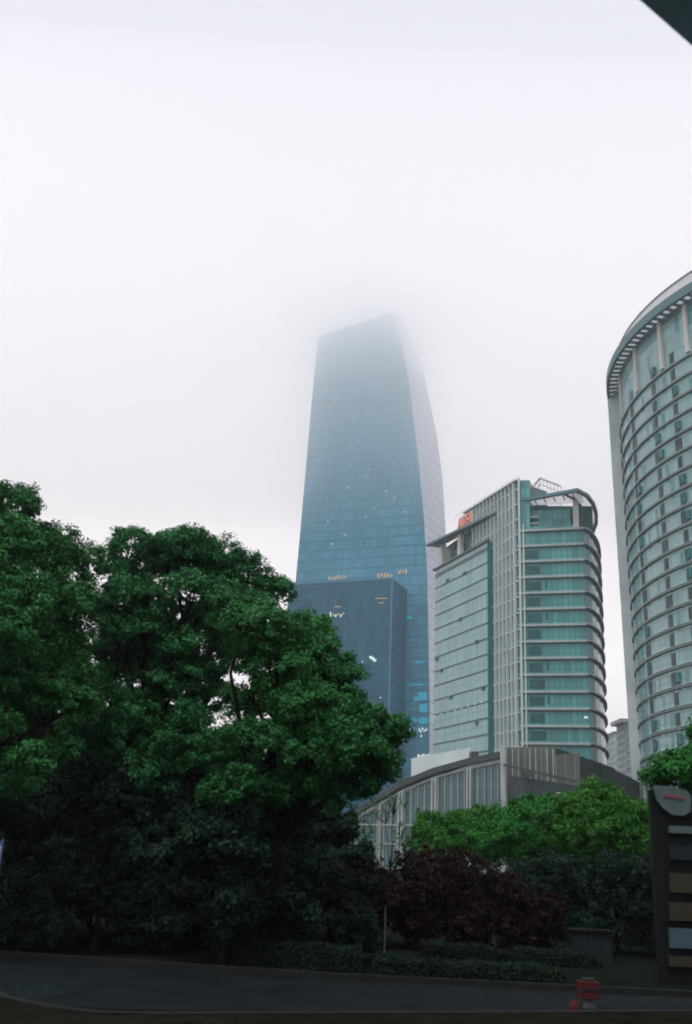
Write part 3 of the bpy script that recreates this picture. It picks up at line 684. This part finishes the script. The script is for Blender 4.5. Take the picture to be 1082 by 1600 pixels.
def tree(name, base, boughs, m, label, cat, group=None, per_bough=82, per_cluster=110, cl_r=.25, leaf=.088, tr=.22, fork=None, flat=.8, extra=0):
    E = empty(name, (base[0], base[1], 0), label, cat, group)
    b0 = np.array([base[0], base[1], 0.]); zs = [b[2] for b in boughs]
    cen = np.array([np.mean([b[0] for b in boughs]), np.mean([b[1] for b in boughs]), 0])
    fz = fork if fork else max(.6, min(zs)*.75)
    fk = b0*.75+cen*.25; fk[2] = fz
    mid = (b0+fk)/2+np.array([.08, .05, 0]); mid[2] = fz/2
    mb = MB(); mb.tube([b0+[0, 0, -.1], b0+[0, 0, .25], mid, fk, fk+[0, 0, .5]], [tr*1.5, tr*1.12, tr*.95, tr*.8, tr*.5], 10)
    mb.build('trunk', M['bark'], E, True)
    mb = MB(); srt = sorted(boughs, key=lambda q: q[0]); ng = max(1, min(6, len(srt)//4)); top_z = max(zs)
    for g in range(ng):
        grp = srt[g*len(srt)//ng:(g+1)*len(srt)//ng]; gc = np.array([np.mean([q[k] for q in grp]) for k in range(3)])
        wob = lambda k: np.array([random.uniform(-k, k), random.uniform(-k, k), random.uniform(-k*.5, k*.5)])
        n1 = fk+(gc-fk)*.38+wob(.3)*min(1, tr*5); n2 = fk+(gc-fk)*.78+wob(.25)*min(1, tr*5)
        mb.tube([fk, n1, n2], [tr*.6, tr*.42, tr*.26], 7)
        for (x, y, z, r) in grp:
            e_ = np.array([x, y, z+r*.3]); st = n1 if random.random() < .35 else n2
            c1 = st+(e_-st)*.4+wob(.28)*min(1, tr*5); c2 = st+(e_-st)*.75+wob(.2)*min(1, tr*5)
            mb.tube([st, c1, c2, e_], [tr*.24, tr*.17, tr*.1, .012], 5)
            for _ in range(6):
                dv = np.array([random.gauss(0, 1), random.gauss(0, 1), random.gauss(.3, .8)]); dv /= np.linalg.norm(dv)
                mb.tube([c2, (c2+e_)/2+dv*r*.4+wob(.06), np.array([x, y, z])+dv*r*.95], [tr*.07+.006, .014, .005], 4)
    mb.build('branches', M['bark'], E, True)
    fill = []
    for _ in range(extra):
        up_ = sorted(boughs, key=lambda q: -q[2])[:max(6, int(len(boughs)*.9))]
        a_, b_ = random.sample(up_, 2); f = random.uniform(.3, .7)
        fill.append((a_[0]*f+b_[0]*(1-f), a_[1]*f+b_[1]*(1-f)+random.uniform(.4, 1.8), (a_[2]*f+b_[2]*(1-f))-.2, random.uniform(.38, .66)))
    P, Nn = foliage(list(boughs)+fill, per_bough, per_cluster, cl_r, flat)
    leaf_mesh('crown', P, Nn, leaf, M[m], E)
    return E
def px_boughs(lst):
    """(px, py, depth, radius in metres) -> world boughs"""
    return [(*aty(x, y, Y), r) for x, y, Y, r in lst]
T1 = [(20, 790, 25, .75), (-60, 800, 26, 1.2), (-20, 850, 24, 1.1), (45, 850, 24.5, .9), (88, 862, 26, .8), (130, 885, 26.5, .75), (10, 925, 23.5, 1.), (75, 930, 25, .9), (122, 945, 26, .75), (-50, 930, 24, 1.2),
      (0, 985, 23, .8), (50, 995, 25, .6), (-40, 1040, 23.5, 1.0), (8, 1060, 24, .5), (95, 1000, 26, .5), (-10, 1130, 24, .6), (70, 1080, 25, .7), (-80, 1120, 24, 1.2), (55, 1190, 23.5, .5), (20, 1210, 25, .8), (80, 1170, 25.5, .7), (105, 1050, 25.5, .45), (120, 1100, 25.5, .6), (125, 1060, 26, .4)]
T2 = [(205, 855, 29, .72), (180, 885, 29, .6), (245, 875, 30, .8), (290, 865, 29, .9), (345, 872, 30, .8), (385, 895, 29.5, .75), (425, 925, 30, .65), (440, 918, 30, .35), (190, 930, 28, .7), (235, 935, 28, .75),
      (300, 925, 28, .8), (350, 930, 29, .8), (395, 950, 29, .7), (180, 985, 28, .55), (225, 990, 28, .6), (285, 1010, 28, .6), (345, 985, 28, .5), (180, 1080, 28, .6), (250, 1075, 28, .55), (215, 1120, 28, .7), (300, 1060, 28, .5),
      (150, 1010, 29, .45), (290, 1120, 28, .7), (165, 960, 29, .55), (160, 1060, 29, .55), (200, 1160, 28, .8), (260, 1170, 28, .8), (320, 1180, 28, .8), (140, 1140, 28.5, .8), (130, 1200, 28.5, .9), (230, 1215, 28, .9), (350, 1015, 28.5, .5), (375, 1035, 28.5, .4), (335, 1050, 28.5, .4), (295, 850, 29.3, .6), (265, 850, 29.5, .5)]
T3 = [(365, 950, 25.5, .6), (400, 975, 25, .8), (445, 985, 25.5, .75), (485, 985, 26, .6), (492, 1010, 25.5, .55), (440, 1045, 25, .8), (400, 1020, 26, .5), (500, 1060, 25.5, .65), (535, 1045, 26, .5), (545, 1055, 25.5, .4),
      (470, 1110, 25, .8), (520, 1105, 25, .7), (560, 1120, 25.5, .6), (600, 1135, 25, .6), (615, 1150, 25.5, .5), (590, 1180, 25, .6), (540, 1165, 24.5, .8), (480, 1180, 25, .8), (425, 1110, 26, .6), (370, 1090, 26, .5),
      (420, 1160, 25, .7), (570, 1220, 25.5, .55), (520, 1230, 25.5, .7), (355, 1150, 25, .7), (430, 1230, 25.5, .6), (600, 1205, 26, .4), (370, 1230, 25, .8)]
tree('camphor_tree', (-9.2, 25.5), px_boughs(T1), 'leafB', 'tallest dark green broadleaf tree, cut by the left frame edge', 'tree', tr=.3, fork=3.2, extra=34)
tree('camphor_tree', (-5.2, 29.5), px_boughs(T2), 'leafA', 'round domed broadleaf tree with bluish crown, in the middle of the left tree mass', 'tree', tr=.28, fork=3.4, extra=46)
tree('camphor_tree', (-1.6, 26.5), px_boughs(T3), 'leafB', 'brighter green broadleaf tree stepping down in lobes in front of the dark office block', 'tree', tr=.26, fork=2.8, extra=26)
# lower dark foliage under the three crowns: a second storey of trees behind
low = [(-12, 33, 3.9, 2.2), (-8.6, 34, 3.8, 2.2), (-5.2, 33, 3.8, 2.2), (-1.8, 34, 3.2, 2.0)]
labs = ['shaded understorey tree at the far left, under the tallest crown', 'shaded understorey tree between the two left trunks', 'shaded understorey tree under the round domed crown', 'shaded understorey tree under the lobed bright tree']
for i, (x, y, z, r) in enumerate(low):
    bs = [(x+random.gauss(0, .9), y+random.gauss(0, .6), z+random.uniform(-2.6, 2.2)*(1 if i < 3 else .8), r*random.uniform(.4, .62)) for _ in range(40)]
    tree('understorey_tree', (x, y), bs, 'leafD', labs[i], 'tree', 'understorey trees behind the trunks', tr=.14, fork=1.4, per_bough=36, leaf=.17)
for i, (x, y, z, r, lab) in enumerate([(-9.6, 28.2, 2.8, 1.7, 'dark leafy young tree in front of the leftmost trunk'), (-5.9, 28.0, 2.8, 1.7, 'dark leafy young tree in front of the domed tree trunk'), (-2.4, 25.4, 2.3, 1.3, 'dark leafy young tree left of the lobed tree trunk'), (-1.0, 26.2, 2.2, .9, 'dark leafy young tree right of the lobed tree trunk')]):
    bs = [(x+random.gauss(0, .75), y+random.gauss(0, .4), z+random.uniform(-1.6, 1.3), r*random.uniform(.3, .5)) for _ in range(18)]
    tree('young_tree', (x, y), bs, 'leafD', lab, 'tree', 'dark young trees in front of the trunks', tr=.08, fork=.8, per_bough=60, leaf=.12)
# shrubs at their feet
def shrub(x, y, h, wd, m, label, group, name='shrub', n=9, leaf=.1):
    bs = [(x+random.uniform(-1, 1)*wd*.75, y+random.uniform(-.5, .5), random.uniform(.25, .82)*h, h*random.uniform(.2, .34)) for _ in range(n)]
    return tree(name, (x, y), bs, m, label, 'shrub', group, tr=.06, fork=.25, per_bough=80, per_cluster=42, cl_r=.2, leaf=leaf)
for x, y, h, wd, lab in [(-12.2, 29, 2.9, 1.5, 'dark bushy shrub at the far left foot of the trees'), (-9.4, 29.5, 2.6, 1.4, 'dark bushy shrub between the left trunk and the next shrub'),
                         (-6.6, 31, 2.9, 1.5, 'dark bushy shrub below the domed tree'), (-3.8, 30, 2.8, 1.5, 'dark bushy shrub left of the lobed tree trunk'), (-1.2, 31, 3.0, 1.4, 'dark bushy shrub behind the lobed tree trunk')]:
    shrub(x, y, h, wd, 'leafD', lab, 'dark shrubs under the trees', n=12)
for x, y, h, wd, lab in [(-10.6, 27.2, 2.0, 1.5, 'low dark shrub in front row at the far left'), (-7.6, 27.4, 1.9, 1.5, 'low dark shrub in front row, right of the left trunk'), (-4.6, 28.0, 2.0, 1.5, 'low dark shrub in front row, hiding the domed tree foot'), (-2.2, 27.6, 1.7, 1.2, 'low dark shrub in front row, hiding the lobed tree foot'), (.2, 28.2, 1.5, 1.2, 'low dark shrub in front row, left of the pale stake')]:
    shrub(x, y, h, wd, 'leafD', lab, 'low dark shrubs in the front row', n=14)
RS = [(490, 1365, 33, 1.5), (565, 1345, 33, 1.6), (640, 1340, 33, 1.6), (700, 1332, 34, 1.5), (762, 1360, 33, 1.4), (815, 1385, 33, 1.3)]
labs = ['dark red leaved shrub nearest the lobed tree', 'dark red leaved shrub second from the lobed tree', 'dark red leaved shrub below the podium hall middle', 'tallest dark red leaved shrub, below the yellow green tree', 'dark red leaved shrub left of the blue green tree', 'low dark red leaved shrub, rightmost of its row']
for i, (x, y, Y, wd) in enumerate(RS):
    q = aty(x, y, Y); shrub(q[0], Y, q[2]+.15, wd*.8, 'leafR', labs[i], 'red leaved shrubs in a row', 'red_shrub', n=13, leaf=.11)
# roadside trees to the right, in front of the podium
G = 'green trees in front of the podium hall'
tree('roadside_tree', (4.7, 47), px_boughs([(678, 1296, 47, .9), (700, 1310, 46, 1.), (665, 1312, 47, .7), (725, 1290, 47, .9), (750, 1284, 47, .9), (740, 1315, 46, 1.0), (770, 1300, 47, .8), (690, 1325, 46, .8)]), 'leafY', 'small yellow green tree, leftmost in front of the podium glass', 'tree', G, tr=.13, fork=1.4, leaf=.11, cl_r=.32, per_bough=70)
tree('roadside_tree', (8.2, 43), px_boughs([(790, 1285, 43, .8), (825, 1268, 43, .9), (855, 1272, 43, .9), (800, 1315, 42, 1.1), (850, 1310, 42, 1.1), (885, 1290, 43, 1.1), (780, 1325, 42.5, .8), (830, 1335, 42, .9), (750, 1310, 43, .7), (890, 1330, 42, 1.)]), 'leafG', 'blue green bushy tree, middle of the trees right of the podium glass', 'tree', G, tr=.15, fork=1.5, leaf=.11, cl_r=.32, per_bough=70)
tree('roadside_tree', (11.3, 39), px_boughs([(925, 1240, 39, .7), (905, 1262, 39, .9), (950, 1255, 39, .8), (980, 1280, 39, .9), (1000, 1275, 40, .6), (930, 1290, 38, 1.1), (980, 1310, 38, 1.), (895, 1300, 39, .9), (865, 1285, 39.5, .7), (950, 1335, 38.5, 1.), (1010, 1330, 38, .8)]), 'leafY', 'taller fresh green tree with pointed crown, beside the roadside sign', 'tree', G, tr=.17, fork=1.5, leaf=.105, cl_r=.30, per_bough=75)
tree('roadside_tree', (12.6, 31), px_boughs([(1040, 1208, 31, .5), (1070, 1200, 31, .6), (1095, 1195, 31, .7), (1025, 1214, 31.2, .35), (1130, 1220, 31, 1.1), (1170, 1260, 31, 1.2), (1120, 1150, 32, .8)]), 'leafG', 'fresh green branch above the roadside sign, cut by the right frame edge', 'tree', G, tr=.16, fork=2.4, leaf=.12, cl_r=.3)
# thin young tree against the podium glass
Q = px_boughs([(575, 1240, 34, .45), (600, 1270, 34, .5), (560, 1290, 34, .6), (620, 1250, 34, .35), (585, 1310, 34, .6), (632, 1300, 34, .4), (548, 1260, 34, .4), (640, 1330, 34, .5)])
tree('young_tree', (1.6, 34), Q, 'leafG', 'thin sparse young tree standing in front of the podium glass, beside the lobed tree', 'tree', tr=.06, fork=1.2, per_bough=16, per_cluster=22, cl_r=.26, leaf=.09)
# shaded trees closing the view behind the roadside trees
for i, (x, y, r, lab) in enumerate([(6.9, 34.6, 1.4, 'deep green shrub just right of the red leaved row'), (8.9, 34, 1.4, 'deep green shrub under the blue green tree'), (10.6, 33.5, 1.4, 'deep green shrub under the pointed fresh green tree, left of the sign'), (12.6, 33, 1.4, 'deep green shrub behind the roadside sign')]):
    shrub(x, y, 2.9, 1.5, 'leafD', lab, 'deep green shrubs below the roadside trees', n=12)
# clipped hedges along the road
def hedge(path_, h, wd, label):
    c_ = np.mean(np.array(path_), axis=0); E = empty('clipped_hedge', (c_[0], c_[1], 0), label, 'hedge', 'clipped hedges along the road')
    P, Nn = [], []
    for i in range(len(path_)-1):
        a_, b_ = np.array(path_[i]), np.array(path_[i+1]); L_ = np.linalg.norm(b_-a_); n = int(L_*h*wd*2600)
        t_ = rng.uniform(0, 1, n)[:, None]; base = a_+(b_-a_)*t_
        face = rng.integers(0, 3, n); w_ = rng.uniform(-wd, wd, n)/2; z_ = rng.uniform(.02, h, n)
        z_ = np.where(face == 0, h-np.abs(rng.normal(0, .04, n)), z_); w_ = np.where(face == 1, -wd/2+np.abs(rng.normal(0, .04, n)), w_)
        s_ = 1+.16*np.sin(t_[:, 0]*L_*1.9)+.1*np.sin(t_[:, 0]*L_*4.3+1)
        P.append(np.stack([base[:, 0], base[:, 1]+w_, z_*s_], 1))
        nn = np.zeros((n, 3)); nn[:, 2] = .6; nn[face == 1, 1] = -1; Nn.append(nn)
    leaf_mesh('foliage', np.concatenate(P), np.concatenate(Nn), .07, M['hedge'], E)
    mb = MB(); mb.strip(path_, -wd*.38, wd*.38, 0.0, h*.8); mb.build('stems', M['soil'], E)
hedge([(1.0, 24.9), (3.0, 24.6), (5.2, 24.6)], .42, .8, 'low clipped hedge nearest the road, right of centre')
hedge([(-2.2, 26.0), (-.6, 25.6), (.8, 25.4)], .55, .9, 'low rounded hedge at the road, below the lobed tree')
hedge([(2.6, 30.5), (5, 30.0), (7.2, 29.2)], .36, .8, 'low clipped hedge behind the nearest one, in front of the red shrubs')
# ------------------------------------------------------------------ small things at street level
# roadside sign
q = aty(1052, 1400, 26)
S_ = empty('roadside_sign', (q[0]+.35, 26, 0), 'dark roadside totem sign with pale rounded top plate and coloured panels at the right edge', 'sign')
sx = q[0]-.42
zt_ = aty(1040, 1228, 26)[2]; 
MB().box((sx+.75, 26.1, (zt_-.1)/2), (1.5, .22, zt_-.1)).build('board', M['sgrey'], S_)
pl = []
x0_, x1_ = aty(1021, 1240, 26)[0], aty(1078, 1240, 26)[0]
outl = [(1021, 1227), (1050, 1229), (1074, 1236), (1079, 1245), (1079, 1268), (1068, 1275), (1050, 1273), (1035, 1262), (1026, 1250)]
pts = [aty(x, y, 25.9) for x, y in outl]; n = len(pts); mb = MB()
mb.quad([(p[0], 25.86, p[2]) for p in pts]); mb.quad([(p[0], 25.96, p[2]) for p in pts[::-1]])
for i in range(n):
    p, r_ = pts[i], pts[(i+1) % n]; mb.quad([(p[0], 25.86, p[2]), (p[0], 25.96, p[2]), (r_[0], 25.96, r_[2]), (r_[0], 25.86, r_[2])])
tp = mb.build('top_plate', M['spale'], S_)
for i in range(5):
    a_ = aty(1041+i*6.6, 1242+i*1.1, 25.84); MB().box((a_[0], 25.84, a_[2]), (.075, .02, .085)).build('red_character', M['sred'], tp)
for (y0, y1, m_, lb) in ((1290, 1303, 'spale', 'small pale panel'), (1320, 1345, 'pblue', 'dark blue panel'), (1364, 1396, 'syel', 'upper yellow panel'), (1410, 1440, 'syel', 'lower yellow panel'), (1450, 1483, 'sblue', 'light blue panel'), (1494, 1512, 'syel', 'lowest dull panel')):
    a_ = aty(1046, y0, 25.9); b_ = aty(1092, y1, 25.9)
    o = MB().box(((a_[0]+b_[0])/2, 25.95, (a_[2]+b_[2])/2), (b_[0]-a_[0], .08, a_[2]-b_[2])).build('panel', M[m_], S_); o['label'] = lb+' of the sign'
# red marker at the kerb
q = atz(920, 1562, .15); mb = MB(); E = empty('traffic_marker', (q[0], q[1], 0), 'small red box marker standing on the road beside the right kerb', 'traffic marker')
mb.prism([(q[0]-.19, q[1]-.14), (q[0]+.19, q[1]-.14), (q[0]+.19, q[1]+.14), (q[0]-.19, q[1]+.14)], .18, .47); mb.build('red_box', M['redp'], E)
MB().box((q[0], q[1], .50), (.24, .1, .05)).build('handle', M['black'], E)
MB().box((q[0], q[1]-.145, .33), (.36, .012, .04)).build('reflective_band', M['pblue'], E)
MB().tube([(q[0], q[1], .0), (q[0], q[1], .17)], [.16, .1], 8).build('base', M['black'], E)
q = atz(897, 1574, .1); mb = MB(); mb.tube([(q[0], q[1], .01), (q[0], q[1], .12), (q[0], q[1], .22)], [.11, .1, .05], 10)
E2 = mb.build('reflector', M['redp'], None, origin=(q[0], q[1], 0)); tag(E2, 'tiny red reflector stub at the kerb, left of the red box marker', 'reflector')
# pale cabinets between the trunks
for (x0, x1, y0, y1, Y, lb) in ((818, 838, 1447, 1470, 36, 'small pale grey utility cabinet behind the hedge'), (893, 958, 1455, 1500, 31, 'wide pale blue grey utility cabinet between the shrubs, left of the sign')):
    a_ = aty(x0, y0, Y); b_ = aty(x1, y1, Y); E = empty('utility_cabinet', ((a_[0]+b_[0])/2, Y+.3, 0), lb, 'cabinet')
    zc = a_[2]
    MB().box(((a_[0]+b_[0])/2, Y+.3, zc/2), (b_[0]-a_[0], .5, zc)).build('body', M['pblue'], E)
    MB().box(((a_[0]+b_[0])/2, Y+.28, zc+.03), (b_[0]-a_[0]+.08, .6, .055)).build('lid', M['sgrey'], E)
    MB().box(((a_[0]+b_[0])/2, Y+.04, zc*.5), (.03, .03, zc*.85)).build('door_gap', M['black'], E)
# banner at the left edge
q = aty(0, 1300, 24); E = empty('feather_banner', (q[0]-.1, 24, 0), 'blue and white feather banner just showing at the left frame edge', 'banner')
MB().tube([(q[0]-.25, 24, 0), (q[0]-.22, 24, 2.), (q[0]-.05, 24, q[2]+.05)], [.03, .025, .01], 6).build('pole', M['black'], E)
xx = q[0]; z1 = q[2]; z0 = aty(0, 1382, 24)[2]
mb = MB(); mb.prism([(xx-.24, 23.98), (xx+.13, 23.95), (xx+.13, 23.97), (xx-.24, 24.0)], [z0-.3, z0+.25, z0+.25, z0-.3], [z1-.5, z1-.12, z1-.12, z1-.5]); mb.build('cloth', M['flag'], E)
mb = MB(); mb.prism([(xx+.04, 23.93), (xx+.09, 23.93), (xx+.09, 23.945), (xx+.04, 23.945)], z0+.2, z1-.3); mb.build('stripe', M['flagw'], E)
# thin stake, dark post, kerb stud
q = aty(602, 1440, 27); o = MB().tube([(q[0], 27, 0), (q[0], 27, aty(602, 1416, 27)[2])], [.02, .015], 6).build('stake', M['yel'], None, origin=(q[0], 27, 0)); tag(o, 'thin pale stake standing in front of the red leaved shrubs', 'stake')
q = aty(654, 1270, 60); E = empty('lamp_post', (q[0], 60, 0), 'slim dark post in front of the podium glass, left of the yellow green tree', 'post')
MB().tube([(q[0], 60, 0), (q[0], 60, q[2]-.5)], [.09, .07], 8).build('pole', M['black'], E)
MB().tube([(q[0], 60, q[2]-.5), (q[0], 60, q[2]+.3)], [.14, .1], 8).build('lamp_head', M['black'], E)

# ------------------------------------------------------------------ air: haze over everything, low cloud round the tower top
def volbox(name, z0, z1, dens, col, g, label, ext=(-1600, -700, 1600, 1600)):
    m = bpy.data.materials.new(name); m.use_nodes = True; t = m.node_tree; t.nodes.clear()
    o_ = t.nodes.new('ShaderNodeOutputMaterial'); v = t.nodes.new('ShaderNodeVolumePrincipled')
    v.inputs['Color'].default_value = (*col, 1); v.inputs['Density'].default_value = dens; v.inputs['Anisotropy'].default_value = g
    t.links.new(v.outputs[0], o_.inputs['Volume'])
    mb = MB(); x0, y0, x1, y1 = ext; mb.prism([(x0, y0), (x1, y0), (x1, y1), (x0, y1)], z0, z1)
    o = mb.build(name, m); tag(o, label, kind='stuff'); return o
volbox('haze', -1.5, 262, .00034, (.97, .98, 1.), .6, 'thin grey haze over the whole city')
volbox('low_cloud', 125, 190, .0050, (1, 1, 1), .8, 'thin underside of the low cloud', (-220, 230, 340, 640))
volbox('low_cloud', 190.001, 200, .013, (1, 1, 1), .8, 'denser middle of the low cloud', (-220, 230, 340, 640))
volbox('low_cloud', 200.001, 223, .036, (1, 1, 1), .88, 'dense low cloud hiding the skyscraper top', (-220, 230, 340, 640))
